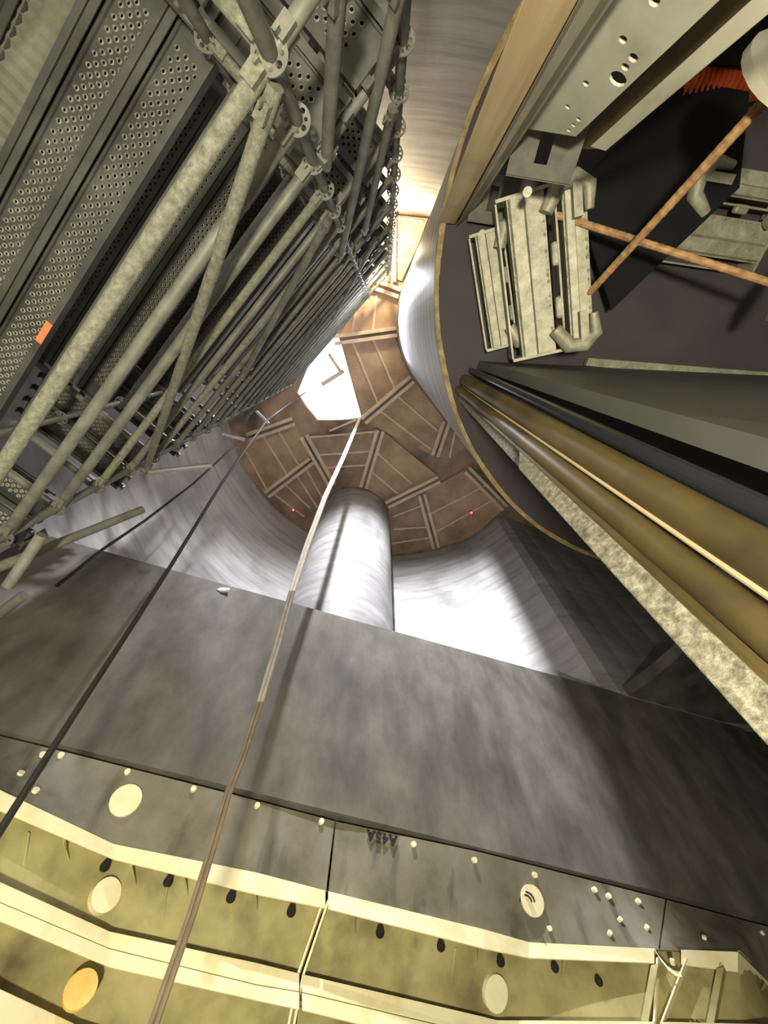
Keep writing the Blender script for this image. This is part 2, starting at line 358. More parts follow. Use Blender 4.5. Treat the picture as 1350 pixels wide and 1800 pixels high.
posts = [A0, B0, C0, A0 + na * ROW[1], B0 + na * ROW[1], C0 + na * ROW[1], A0 + na * ROW[2], B0 + na * ROW[2]]
for p in posts: standard(p)
def bar(name, a, b, r=RT, mt='galv', heads=True):
    a, b = Vector(a), Vector(b); mb = MB().tube([a, b], r, 12)
    if heads:      # cast wedge heads at the ends
        d = (b - a).normalized()
        for p, s in ((a, 1), (b, -1)):
            q = p + d * s * .085; sd = d.cross(Vector((0, 0, 1)))
            if sd.length < .1: sd = Vector((1, 0, 0))
            sd.normalize(); u = sd.cross(d)
            mb.box(q, d * .036, sd * r * .8, u * r * 1.45)
            mb.box(q - d * s * .03 + u * .01, d * .012, sd * .006, u * .085)
    return mb.build(name, M[mt], scaf, smooth=True)
Z = Vector((0, 0, 1))
ext = -ua * .55
for k, h in enumerate(LV):
    z = Z * h
    bar('ledger', A0 + z, B0 + z + (ext if k < 1 else Vector()), mt='rough' if k in (0, 3, 5) else 'galv', r=.036 if k < 3 else RT)
    if k > 3 and (k % 2 == 1 or k > 8): bar('ledger', A0 + na * ROW[1] + z, B0 + na * ROW[1] + z)
    if k % 3 == 2: bar('ledger', A0 + na * ROW[2] + z, B0 + na * ROW[2] + z)
    if k % 2 == 0: bar('ledger', A0 + z, C0 + z)
    if k % 3 == 1: bar('ledger', A0 + na * ROW[1] + z, C0 + na * ROW[1] + z)
    if k % 3 != 1:
        bar('transom', A0 + z, A0 + na * ROW[1] + z, mt='rough'); bar('transom', B0 + z, B0 + na * ROW[1] + z)
    if k % 3 == 2:
        bar('transom', A0 + na * ROW[1] + z, A0 + na * ROW[2] + z); bar('transom', B0 + na * ROW[1] + z, B0 + na * ROW[2] + z)
    if k % 2 == 1: bar('transom', C0 + z, C0 + na * ROW[1] + z, mt='rough')
nn_ = (na.x, na.y)
def diag(a, b, off=.05, mt='galv', r=.033):
    bar('diagonal_brace', PL(*a, nn_, OFF + off), PL(*b, nn_, OFF + off), r, mt)
diag((484, 150), (255, 830), mt='rough'); diag((578, 385), (430, 655))
diag((597, -60), (573, 292)); diag((712, -60), (598, 452)); diag((690, 190), (640, 410), r=.03)
diag((660, 420), (585, 560), .03); diag((560, 560), (430, 740), .03)
for a, b, h0, h1 in (((-40, 1012), (250, 896), 2.0, 3.05), ((14, 1030), (74, 940), 1.95, 2.05)):
    bar('diagonal_brace', P(*a, h0), P(*b, h1), .03, heads=False)
for a, b, h in (((262, 830), (372, 818), 4.1), ((390, 762), (430, 773), 6.4), ((450, 722), (472, 744), 8.0), ((0, 1078), (42, 1046), 1.9)):
    tag(bar('tube_stub', P(*a, h), P(*b, h * 1.02), .028, 'bright' if h > 2 else 'deck', False), 'shiny tube end sticking out of the scaffold')

# ------------------------------------------------------------------ perforated steel decks
def deck_mesh(L, Wd, rows=6, px=.07, py=.029, r=.0128, ribs=False):
    mb = MB(); mb.col = []; hl = L / 2; hw = Wd / 2
    band = rows * py / 2; xe = hl - .13; nx = int(2 * xe / px)
    if not ribs:
        for j in range(rows):
            y = -band + py * (j + .5); sx = -nx * px / 2 + (px / 2 if j % 2 else 0); nn2 = nx - (1 if j % 2 else 0)
            if j % 2:
                for e in (-1, 1): mb.quad((e * nx * px / 2, y - py / 2, 0), (e * (nx * px / 2 - px / 2), y - py / 2, 0), (e * (nx * px / 2 - px / 2), y + py / 2, 0), (e * nx * px / 2, y + py / 2, 0))
            for i in range(nn2):
                cx = sx + px * (i + .5); k = len(mb.v); N8 = 8
                for q in range(N8):
                    a = 2 * math.pi * (q + .5) / N8; ca, sa = math.cos(a), math.sin(a)
                    sc = min(px / 2 / max(abs(ca), 1e-6), py / 2 / max(abs(sa), 1e-6))
                    if q in (0, 3, 4, 7): ex_, ey_ = math.copysign(px / 2, ca), math.copysign(py / 2, sa)
                    else: ex_, ey_ = math.copysign(r * .5, ca), math.copysign(py / 2, sa)
                    mb.v += [Vector((cx + ex_, y + ey_, 0)), Vector((cx + ca * (r + .0032), y + sa * (r + .0032), 0)), Vector((cx + ca * r, y + sa * r, -.010)), Vector((cx + ca * r * .92, y + sa * r * .92, .006))]
                for q in range(N8):
                    a = k + 4 * q; b = k + 4 * ((q + 1) % N8)
                    for l in range(3):
                        if l: mb.col.append(len(mb.f))
                        mb.f.append((a + l, b + l, b + l + 1, a + l + 1))
        X = nx * px / 2
        for e in (-1, 1):
            mb.quad((-hl, e * band, 0), (hl, e * band, 0), (hl, e * hw, 0), (-hl, e * hw, 0))
            mb.quad((e * X, -band, 0), (e * hl, -band, 0), (e * hl, band, 0), (e * X, band, 0))
    else:
        nr = int(L / .07)
        for i in range(nr):
            a = -hl + L * i / nr; b = -hl + L * (i + 1) / nr; m1 = lerp(a, b, .5)
            mb.quad((a, -hw, 0), (m1, -hw, -.024), (m1, hw, -.024), (a, hw, 0)); mb.quad((m1, -hw, -.024), (b, -hw, 0), (b, hw, 0), (m1, hw, -.024))
    return mb
def rails_mesh(L, Wd, e):
    mb = MB(); hl, hw = L / 2, Wd / 2
    if 1:
        mb.box((0, e * (hw - .003), -.03), (hl, 0, 0), (0, .003, 0), (0, 0, .034))
        mb.box((0, e * (hw - .022), -.062), (hl, 0, 0), (0, .022, 0), (0, 0, .003))
        mb.box((0, e * (hw - .045), -.012), (hl, 0, 0), (0, .006, 0), (0, 0, .01))
    return mb
def ends_mesh(L, Wd, e):
    mb = MB(); hl, hw = L / 2, Wd / 2
    if 1:
        mb.box((e * (hl - .055), 0, -.004), (.055, 0, 0), (0, hw - .01, 0), (0, 0, .003))
        mb.box((e * (hl - .004), 0, -.03), (.004, 0, 0), (0, hw, 0), (0, 0, .034))
        for s in (-1, 1):
            mb.box((e * (hl + .02), s * (hw - .07), -.045), (.028, 0, 0), (0, .03, 0), (0, 0, .006)); mb.box((e * (hl + .045), s * (hw - .07), -.065), (.006, 0, 0), (0, .03, 0), (0, 0, .024))
    return mb
DECKS = {}
def deck(c, d, L, Wd, label, group, kind='hole'):
    key = (round(L, 3), Wd, kind)
    t = thing('scaffold_deck', label, 'scaffold deck', c, group); t.rotation_euler.z = math.atan2(d.y, d.x)
    if key not in DECKS:
        dm = deck_mesh(L, Wd, rows=6 if Wd > .25 else 3, ribs=kind == 'rib')
        DECKS[key] = [dm.build('perforated_plate' if kind == 'hole' else 'ribbed_plate', M['deck' if kind == 'hole' else 'bright2'], t, world=False),
                      ] + [rails_mesh(L, Wd, e).build('side_rail', M['deck'], t, world=False) for e in (-1, 1)] + [ends_mesh(L, Wd, e).build('end_cap', M['deck'], t, world=False) for e in (-1, 1)]
        if kind == 'hole': DECKS[key].append(MB().box((0, 0, .034), (L / 2 - .1, 0, 0), (0, Wd / 2 - .02, 0), (0, 0, .006)).build('hole_shade_sheet', M['black'], t, world=False))  # added black sheet stands in for the dark space above the holes
        pm = DECKS[key][0].data; pm.materials.append(M['collar'])
        for fi in dm.col: pm.polygons[fi].material_index = 1
    else:
        for q in DECKS[key]:
            r = q.copy(); COL.objects.link(r); r.parent = t
    return t
M['collar'] = mat('pale_collar_steel', [(.42, .41, .34), (.60, .59, .50)], (9, 9, 9), 4, .45, metal=.1, bump=0)  # collars paler than the plate around them
M['bright2'] = mat('wet_ribbed_sheet', [(.22, .22, .17), (.42, .42, .34)], (2, 9, 2), 6, .3, metal=.45, bump=.2)
DL = (A0 - B0).length + .12; mid = (A0 + B0) / 2
lev = [3.2, 4.67, 6.12, 7.57, 9.02, 10.45]
lname = ['lowest', 'second', 'third', 'fourth', 'fifth', 'topmost']
cname = ['outermost, nearest the front ledgers', 'middle one', 'innermost, nearest the shaft wall']
for i, h in enumerate(lev):
    for j in range(3):
        off = -1.82 - .32 * j - OFF
        t = deck(mid + na * off + Z * h, ua, DL, .31, '%s scaffold deck of the %s deck level, %s' % ('ribbed wet steel' if (i, j) == (0, 2) else 'perforated steel', lname[i], cname[j]), 'long scaffold decks', 'rib' if (i, j) == (0, 2) else 'hole')
        if i == 0 and j == 0:
            q = PL(93, 590, nn_, OFF + off + .16); q.z = h - .07
            dx = (q - origin(t)).dot(ua)
            tag(MB().box((dx, .133, -.066), (.085, 0, 0), (0, .022, 0), (0, 0, .003)).build('paint_mark', M['spray'], t, world=False), 'orange spray mark on the deck edge')
# short decks across the end bays
c1 = (A0 + C0) / 2
for i, h in enumerate([2.9, 4.4, 5.9, 7.4, 8.9]):
    for j in range(2):
        deck(c1 + ua * (.17 - .34 * j) + na * (ROW[1] / 2) + Z * (h + .03 * j), na, .70, .31, 'short perforated scaffold deck, %s level of the narrow bay by the back wall, %s' % (lname[i], 'outer one' if j == 0 else 'inner one'), 'short scaffold decks')
for i, h in enumerate([3.2, 4.67, 6.12]):
    for j in range(2):
        deck(B0 - ua * (.3 + .34 * j) + na * -.75 + Z * h, na, 1.2, .31, 'scaffold deck laid crosswise past the end post, %s level, %s' % (lname[i], 'next to the post' if j == 0 else 'second from the post'), 'crosswise scaffold decks')
for k in range(5):      # toe boards
    h = [3.3, 4.77, 6.22, 7.67, 9.12][k]; a, b = A0 + na * (ROW[1] + .07) + Z * h, B0 + na * (ROW[1] + .07) + Z * h
    tag(MB().box((a + b) / 2, (a - b) / 2, na * .015, Z * .075).build('toe_board', M['deck'], loc=(a + b) / 2), 'long dark toe board on edge along the %s deck level' % lname[k], 'toe board', 'toe boards')

# flood lamp body on the scaffold
t = thing('floodlight', 'small site floodlight clamped behind the scaffold high up', 'lamp', (FLOOD[0], FLOOD[1] - .35, FLOOD[2]))
MB().box((FLOOD[0], FLOOD[1] - .35, FLOOD[2]), (.15, 0, 0), (0, .03, 0), (0, 0, .1)).build('housing', M['black'], t)
MB().tube([(FLOOD[0], FLOOD[1] - .35, FLOOD[2] - .1), (FLOOD[0] - .35, FLOOD[1] + .2, FLOOD[2] - .1)], .015, 8).build('bracket', M['galv'], t)

# ------------------------------------------------------------------ yellow formwork ring along the wall
H1, H2, H3 = 1.80, 1.40, 1.04
def band_pts(tops, bots, h, push=0):
    r = []
    for a, b in zip(tops, bots):
        p = P(*a, h); q = PR(*b, hr(p)); r.append((p, q))
    return r
def outw(p, d): v = Vector((p.x, p.y, 0)).normalized(); return p + v * d
def strip_poly(mb, prs, t=.014, rows=1):
    k = len(mb.v); n_ = len(prs); w_ = rows + 1
    for s in (0, t):
        for a, b in prs:
            for r in range(w_): mb.v.append(outw(lerp(a, b, r / rows), s))
    g = lambda s, i, r: k + s * n_ * w_ + i * w_ + r
    for i in range(n_ - 1):
        for r in range(rows):
            mb.f.append((g(0, i, r), g(0, i + 1, r), g(0, i + 1, r + 1), g(0, i, r + 1))); mb.f.append((g(1, i, r), g(1, i, r + 1), g(1, i + 1, r + 1), g(1, i + 1, r)))
        for r in (0, rows): mb.f.append((g(0, i, r), g(1, i, r), g(1, i + 1, r), g(0, i + 1, r)))
    for i in (0, n_ - 1):
        for r in range(rows): mb.f.append((g(0, i, r), g(0, i, r + 1), g(1, i, r + 1), g(1, i, r)))
    return mb
def interp(poly, x):
    for (xa, ya), (xb, yb) in zip(poly[:-1], poly[1:]):
        if xa <= x <= xb: return ya + (yb - ya) * (x - xa) / (xb - xa)
    return poly[-1][1]
b1t = [(-90, 1346), (0, 1388), (200, 1483), (450, 1533), (572, 1565), (850, 1633), (930, 1656), (1150, 1667), (1297, 1673), (1350, 1726), (1440, 1812)]
b1b = [(-90, 1382), (0, 1424), (205, 1512), (447, 1571), (567, 1595), (848, 1667), (925, 1684), (1146, 1693), (1287, 1700), (1350, 1754), (1440, 1842)]
midl = [(-90, 1268), (0, 1290), (115, 1318), (400, 1390), (590, 1440), (840, 1493), (1150, 1572), (1350, 1625), (1440, 1649)]
b2t = [(-90, 1506), (0, 1550), (193, 1637), (450, 1692), (527, 1711), (850, 1787), (873, 1793), (1118, 1795), (1350, 1800), (1440, 1830)]
b2m = [(-90, 1540), (0, 1585), (187, 1665), (450, 1730), (520, 1741), (845, 1818), (868, 1824), (1112, 1826), (1350, 1832), (1440, 1862)]
b2b = [(-90, 1572), (0, 1618), (182, 1697), (450, 1758), (513, 1771), (840, 1852), (862, 1858), (1106, 1860), (1350, 1866), (1440, 1896)]
b3t = [(-90, 1690), (0, 1738), (133, 1800), (330, 1862), (490, 1900), (800, 1975), (880, 1990), (1110, 1992), (1350, 1997), (1440, 2020)]
def seg(poly, xa, xb):
    r = [(xa, interp(poly, xa))] + [q for q in poly if xa + 2 < q[0] < xb - 2] + [(xb, interp(poly, xb))]; return r
def skew(x, y):      # x at the crest of the panel for a point lower down
    return x
def vline(x, y0, y1):       # vertical line from (x, y0): the pixel column wanders towards the zenith
    return 675 + (x - 675) * (y1 - 590) / (y0 - 590)
secs = [('left', -90, 572, 527, 490), ('middle', 577, 1150, 1118, 1110), ('right', 1197, 1440, 1440, 1440)]
secs2 = {'left': (-90, 526), 'middle': (531, 1150), 'right': (1160, 1440)}
bigplug = {'left': [(221, 1407, .062, 'plug'), ], 'middle': [(935, 1583, .062, 'plug')], 'right': []}
small = {'left': [(75, 1327), (107, 1328), (224, 1357), (340, 1387), (452, 1416), (565, 1444), (36, 1360), (62, 1390)],
         'middle': [(727, 1484), (834, 1512), (940, 1538), (1045, 1564), (1070, 1575), (1122, 1584), (1090, 1616), (1137, 1630), (966, 1632), (1072, 1640)],
         'right': [(1238, 1648), (1340, 1640), (1182, 1690)]}
def face_pt(x, y, fwd=0):
    """point on the face plate seen at (x, y)"""
    xm = x; t = (y - interp(midl, xm)) / (interp(b1t, xm) - interp(midl, xm))
    a = P(xm, interp(midl, xm), 2.285); b = P(xm, interp(b1t, xm), H1)
    p = PR(x, y, lerp(hr(a), hr(b), t)); return outw(p, -fwd)
wid = {'left': 'leftmost', 'middle': 'middle', 'right': 'rightmost'}
desc = {'left': 'curved yellow steel formwork panel at the lower left, with orange plug', 'middle': 'curved yellow steel formwork panel at the bottom, with stencilled letters', 'right': 'short yellow steel formwork panel in the lower right corner'}
for nm, xa, xb, _, _ in secs:
    p0 = P((xa + xb) / 2, interp(b1t, (xa + xb) / 2), H1)
    t = thing('formwork_panel', desc[nm], 'formwork panel', (p0.x, p0.y, 0), 'curved yellow formwork panels')
    xa2, xb2 = secs2[nm]
    # face plate up to the concrete
    xs0 = {'left': -90, 'middle': 591, 'right': 1172}[nm]; xs1 = {'left': 588, 'middle': 1169, 'right': 1440}[nm]
    xB0 = {'left': -90, 'middle': 577, 'right': 1160}[nm]; xB1 = {'left': 573, 'middle': 1157, 'right': 1440}[nm]
    prs = []; K = 24
    for k in range(K + 1):
        xt, xl = lerp(xs0, xs1, k / K), lerp(xB0, xB1, k / K)
        prs.append((P(xt, interp(midl, xt) + 4, 2.275), P(xl, interp(b1t, xl) + 2, H1)))
    strip_poly(MB(), prs, .03, 8).build('face_plate', M['face'], t, smooth=True)
    # upper rib: flange and web
    pr = band_pts(seg(b1t, xa, xb), [(x, interp(b1b, x if x > 0 else x)) for x, y in seg(b1t, xa, xb)], H1)
    tag(strip_poly(MB(), pr, .016).build('upper_flange', M['cream'], t, bevel=.003), 'cream flange along the panel')
    mb = MB()
    for (a, b), (c, d) in zip(pr[:-1], pr[1:]):
        ma, mc = (a + b) / 2, (c + d) / 2; mb.hull8([outw(ma, .01), outw(mc, .01), outw(mc, .2), outw(ma, .2)], [outw(ma, .01) + Z * .01, outw(mc, .01) + Z * .01, outw(mc, .2) + Z * .01, outw(ma, .2) + Z * .01])
    mb.build('rib_web', M['olive'], t)
    # second rib is double
    tp = seg(b2t, xa2, xb2)
    pr2 = band_pts(tp, [(x, interp(b2m, x) - 1) for x, y in tp], H2); strip_poly(MB(), pr2, .016).build('double_flange', M['cream'], t, bevel=.003)
    pr3 = []
    for (a, b), (x, y) in zip(pr2, tp): pr3.append((PR(x, interp(b2m, x) + 1.5, hr(a)), PR(x, interp(b2b, x), hr(a))))
    strip_poly(MB(), pr3, .016).build('double_flange', M['cream'], t, bevel=.003)
    mb = MB()
    for (a, b), (c, d) in zip(pr2[:-1], pr2[1:]):
        mb.hull8([outw(b, .012), outw(d, .012), outw(d, .2), outw(b, .2)], [outw(b, .012) + Z * .012, outw(d, .012) + Z * .012, outw(d, .2) + Z * .012, outw(b, .2) + Z * .012])
    mb.build('rib_web', M['olive'], t)
    # skin between the ribs
    DEP = .10
    def skinpt(x, f, xx2=None):
        a = P(x, interp(b1t, x), H1); xl = xx2 if xx2 is not None else x; b = P(xl, interp(b2t, xl), H2)
        return outw(lerp(a, b, f), DEP)
    mb = MB(); prs = []
    for k in range(K + 1):
        x = lerp(xa if nm != 'right' else 1152, xb, k / K); x2 = lerp(xa2 if nm != 'right' else 1152, xb2, k / K)
        prs.append((skinpt(x, -.1, x2), skinpt(x, 1.25, x2)))
    strip_poly(mb, prs, .012, 4); prs = []
    for k in range(K + 1):
        x2 = lerp(xa2, xb2, k / K); a = P(x2, interp(b2t, x2), H2); b = P(x2 - 20, interp(b3t, x2 - 20 if x2 > -60 else x2), H3); prs.append((outw(lerp(a, b, .25), DEP), outw(lerp(a, b, 1.9), DEP)))
    strip_poly(mb, prs, .012, 4).build('skin_plate', M['olive'], t, smooth=True)
    # third rib
    tp = seg(b3t, xa2 + (0 if nm == 'left' else -20), xb2 - 20)
    pr4 = band_pts(tp, [(x, y + 78) for x, y in tp], H3); strip_poly(MB(), pr4, .016).build('lower_flange', M['cream'], t, bevel=.003)
    # joint flanges at the ends of the panel
    for x, x2, s in ((xa, xa2, 1), (xb, xb2, -1)):
        if x < -50 or x > 1400: continue
        a = P(x, interp(b1t, x), H1); b = P(x2, interp(b2t, x2), H2); sd = Vector((-a.y, a.x, 0)).normalized() * -.016 * s
        mb = MB()
        for p, q in ((a - Z * .05, b),):
            fr, bk = .012, DEP + .01
            mb.hull8([outw(q, fr), outw(q, bk), outw(q, bk) + sd, outw(q, fr) + sd], [outw(p, fr), outw(p, bk), outw(p, bk) + sd, outw(p, fr) + sd])
        b3 = P(x2 - 35, interp(b3t, x2 - 35), H3)
        mb.hull8([outw(b3, fr), outw(b3, bk), outw(b3, bk) + sd, outw(b3, fr) + sd], [outw(b, fr), outw(b, bk), outw(b, bk) + sd, outw(b, fr) + sd])
        mb.build('joint_flange', M['cream'], t)
    # gussets
    gs = {'left': [-20, 130, 245, 335, 455], 'middle': [625, 730, 838, 985], 'right': [1255, 1330]}[nm]
    for gx in gs:
        a = P(gx, interp(b1t, gx), H1); c = skinpt(gx, .35); sd = Vector((-a.y, a.x, 0)).normalized() * .006
        f0 = outw(a - Z * .07, .016); tri = [f0, outw(a - Z * .03, DEP), c, lerp(f0, outw(a - Z * .12, .03), .5)]
        MB().hull8([v - sd for v in tri], [v + sd for v in tri]).build('gusset', M['olive'], t)
    for gx in ({'left': [60, 300], 'middle': [800, 1150], 'right': [1265]}[nm]):
        a = P(gx, interp(b1b, gx) , H1 - .1); b = P(gx - 18, interp(b2t, gx - 18), H2); sd = Vector((-a.y, a.x, 0)).normalized() * (.03 if gx > 1000 else .008)
        a_ = outw(a, .02 if gx > 1000 else .1); b_ = outw(b, .02 if gx > 1000 else .12)
        MB().hull8([b_ - sd, b_ + sd, outw(b_, .1) + sd, outw(b_, .1) - sd], [a_ - sd, a_ + sd, outw(a_, .1) + sd, outw(a_, .1) - sd]).build('stiffener', M['olive'], t)
    def away(fn, x, y):
        n_ = (fn(x + 6, y) - fn(x - 6, y)).cross(fn(x, y + 6) - fn(x, y - 6)).normalized()
        return n_ if n_.dot(fn(x, y)) > 0 else -n_
    def skin_at(x, y):
        f = (y - interp(b1t, x)) / (interp(b2t, x) - interp(b1t, x)); return PR(x, y, hr(skinpt(x, f)))
    # plugs and bolts
    def disc(p, r, th, nrm=None):
        d = nrm if nrm is not None else Vector((p.x, p.y, 0)).normalized(); return MB().tube([p + d * .02, p - d * th], r, 20)
    for x, y, r, mt_ in bigplug[nm]:
        o = disc(face_pt(x, y), r * 1.75, .014, away(face_pt, x, y)).build('round_plug', M[mt_], t); tag(o, 'round cream plug in the face plate')
        if nm == 'middle':
            for rr in (.05, .075):
                p = face_pt(x - 10, y + 6, .03); d = Vector((p.x, p.y, 0)).normalized(); sx = Vector((-d.y, d.x, 0))
                MB().tube([p + (sx * math.cos(a_ * .16 + .2) + Z * math.sin(a_ * .16 + .2)) * rr for a_ in range(20)], .007, 6).build('hose_coil', M['ink'], t)
    for x, y in small[nm]:
        disc(face_pt(x, y), .022 if y < 1600 else .018, .014, away(face_pt, x, y)).build('bolt_head', M['plug'], t)
    skp = {'left': [(181, 1577, .105, 'plug')], 'middle': [(866, 1742, .12, 'plug')], 'right': []}[nm]
    for x, y, r, mt_ in skp:
        f = (y - interp(b1t, x)) / (interp(b2t, x) - interp(b1t, x)); q = skin_at(x, y); o = disc(q, r * .9, .05, away(skin_at, x, y)).build('round_plug', M[mt_], t); tag(o, 'round cream plug on the skin plate')
    if nm == 'left':
        a = P(141, interp(b2t, 141), H2); o = disc(PR(141, 1740, hr(a) + DEP - .02), .085, .02).build('round_plug', M['orange'], t); tag(o, 'round orange plug on the skin plate')
    for x, y in {'left': [(185, 1522), (296, 1549), (406, 1577), (512, 1602)], 'middle': [(668, 1639), (775, 1663), (880, 1690), (975, 1700), (1052, 1725)], 'right': []}[nm]:
        q = PR(x, y, hr(skinpt(x, .1))); d = Vector((q.x, q.y, 0)).normalized()
        MB().tube([q + d * .01, q - d * .05], .03, 12, rads=[.034, .022]).build('tie_cone', M['ink'], t)
    if nm == 'middle':
        # stencilled letters, upside down on the plate
        p = face_pt(671, 1474, .004); qx = face_pt(690, 1478.5, .004) - face_pt(652, 1469.5, .004); X = qx.normalized(); Nn = -away(face_pt, 671, 1474); p = p + Nn * .006; X = (X - Nn * X.dot(Nn)).normalized(); Y = Nn.cross(X).normalized()
        cu = bpy.data.curves.new('letters', 'FONT'); cu.body = 'A45A'; cu.size = .10; cu.align_x = 'CENTER'; cu.align_y = 'CENTER'; cu.extrude = .001; cu.space_character = 1.25; cu.offset = .006
        ob = bpy.data.objects.new('tmp', cu); COL.objects.link(ob); dg = bpy.context.evaluated_depsgraph_get(); me = bpy.data.meshes.new_from_object(ob.evaluated_get(dg)); bpy.data.objects.remove(ob)
        lo_ = mesh_obj('stencilled_letters', me, None, t); me.materials.clear(); me.materials.append(M['ink'])
        lo_.matrix_local = Matrix.Translation(p - origin(t)) @ Matrix(((-X.x, -Y.x, Nn.x, 0), (-X.y, -Y.y, Nn.y, 0), (-X.z, -Y.z, Nn.z, 0), (0, 0, 0, 1)))
        tag(lo_, 'black stencilled letters upside down')
        # curled loose strip at the gap
        cs = [PR(x, y, hr(P(1150, 1667, H1)) - .01) for x, y in ((1148, 1663), (1158, 1680), (1172, 1697), (1184, 1706), (1195, 1708))]
        mb = MB()
        for a, b in zip(cs[:-1], cs[1:]): mb.hull8([b - Z * .03, b, outw(b, .01), outw(b, .01) - Z * .03], [a - Z * .03, a, outw(a, .01), outw(a, .01) - Z * .03])
        tag(mb.build('curled_strip', M['cream'], t), 'bent cream strip hanging at the end')
p = lerp(wall_top(-.9), wall_mid(-.9), .0); q = P(392, 1034, LEDGE - .12); q = PR(392, 1038, hr(PL(392, 1038, (-.34, 1), 3.985)))
tag(MB().prism([q + Vector((a, b * .3, c)) for a, b, c in ((-.09, 0, -.02), (.02, 0, -.05), (.1, 0, -.03), (.08, 0, .02), (-.05, 0, .03))], (.01, -.03, 0)).build('paper_scrap', M['scar'], loc=q), 'small white scrap stuck just under the crest of the dark wall', 'scrap')

# ------------------------------------------------------------------ members at the right
def member_edges(top, h, bot, rb=None, ext=True):
    a0, a1 = P(*top[0], h), P(*top[1], h); b0, b1 = PR(*bot[0], (rb or 1) * hr(a0)), PR(*bot[1], (rb or 1) * hr(a1))
    if ext:
        def down(a, b): s = (a.z + EYE) / max(a.z - b.z, .05); return a + (b - a) * s if b.z > -EYE else b
        b0, b1 = down(a0, b0), down(a1, b1)
    return a0, a1, b0, b1
def plank(mb, e, th):
    a0, a1, b0, b1 = e; mb.hull8([b0, b1, outw(b1, th), outw(b0, th)], [a0, a1, outw(a1, th), outw(a0, th)]); return mb
# timber post and steel channel at the upper right
e = member_edges(((770, 392), (800, 394)), DH - .01, ((919, 0), (1016, 0)))
MBp = plank(MB(), e, .09); tag(MBp.build('timber_post', M['timber'], loc=(e[2] + e[3]) / 2, bevel=.004), 'upright sawn timber post between the drum rim and the steel channel', 'timber')
f = member_edges(((801, 398), (828, 376)), DH - .02, ((1018, 0), (1078, 0)))
bt = thing('steel_channel', 'upright pale steel channel with bolt holes at the upper right', 'beam', (f[2] + f[3]) / 2)
plank(MB(), f, .012).build('left_flange', M['beam'], bt, bevel=.002)
r2 = hr(f[1])
ga, gb = PR(925, 226, r2 * 1.06), PR(1012, 240, r2 * 1.10); gc, gd = PR(1078, 0, r2 * 1.06), PR(1268, 0, r2 * 1.10)
Xw = (gb - ga); Yw = (gc - ga); o3 = ga
def down2(a, b): s = (a.z + EYE) / (a.z - b.z); return a + (b - a) * s
gc2, gd2 = down2(ga, gc), down2(gb, gd)
Xn = (gb - ga).normalized(); Nw = Xn.cross((gc2 - ga)).normalized(); Yn = Nw.cross(Xn)
if Nw.dot(ga) < 0: Nw = -Nw
def wpt(x, y):
    v = ray(x, y); p = v * (ga.dot(Nw) / v.dot(Nw)) - ga; return (p.dot(Xn), p.dot(Yn))
def wl(p): p = p - ga; return (p.dot(Xn), p.dot(Yn))
holes = [circ(*wpt(x, y), r, 12) for x, y, r in ((1095, 70, .012), (1113, 102, .014), (1099, 118, .012), (1086, 139, .026), (1030, 147, .011), (998, 188, .010), (1017, 210, .010), (1008, 220, .009), (1000, 229, .009), (1150, 2, .014))]
m2 = holed([wl(ga), wl(gb), wl(gd2), wl(gc2)], holes, .008); frame_map(m2, ga, Xn, Yn, Nw); m2.build('web', M['beam'], bt)
h0 = PR(1037, 258, r2 * 1.1); h1 = PR(1064, 266, r2 * 1.1); h2 = PR(1321, 0, r2 * 1.1); h3 = PR(1380, 0, r2 * 1.1)
plank(MB(), (h0, h1, down2(h0, h2), down2(h1, h3)), .012).build('right_flange', M['beam'], bt, bevel=.002)
plank(MB(), (PR(1010, 262, r2 * 1.3), PR(1050, 262, r2 * 1.3), down2(PR(1010, 262, r2 * 1.3), PR(1258, 0, r2 * 1.3)), down2(PR(1050, 262, r2 * 1.3), PR(1336, 0, r2 * 1.3))), .01).build('shadow_side_web', M['ochre'], bt)  # dim ochre plate paints the shadow side of the channel
# slotted end brackets
for lab, (x, y), w_, h_ in (('dark slotted steel bracket at the top end of the steel channel', (960, 262), 84, 60), ('smaller slotted steel bracket beside the timber post foot', (868, 352), 60, 52)):
    c = PR(x, y, r2 * 1.12); d = Vector((c.x, c.y, 0)).normalized(); X = Vector((-d.y, d.x, 0)) * -1; k = c.length / FPX; Y = X.cross(d).normalized()
    Dn = -c.normalized(); X = Vector((1, .12, 0)); X = (X - Dn * X.dot(Dn)).normalized(); Y = Dn.cross(X); w2, h2_ = w_ * k / 2, h_ * k / 2
    mm = holed([(-w2, -h2_), (w2, -h2_), (w2, h2_), (-w2, h2_)], [[(-w2 * .25, -h2_ * .5), (w2 * .15, -h2_ * .5), (w2 * .15, h2_ * .6), (-w2 * .25, h2_ * .6)]], .01); frame_map(mm, c, X, Y, Dn)
    t = thing('slotted_bracket', lab, 'bracket', c); mm.build('slotted_plate', M['bracket_shade'], t)
    mb = MB(); mb.box(c - Dn * .05 + Y * h2_, X * w2, Dn * .05, Y * .006); mb.box(c - Dn * .05 - Y * h2_, X * w2, Dn * .05, Y * .006); mb.build('side_plate', M['bracket_shade'], t)
    MB().tube([c - Dn * .07 - X * w2 * .2 - Y * h2_ * 1.5, c - Dn * .02 - X * w2 * .2 - Y * h2_ * 1.5], .02, 10).build('bolt', M['steel'], t)

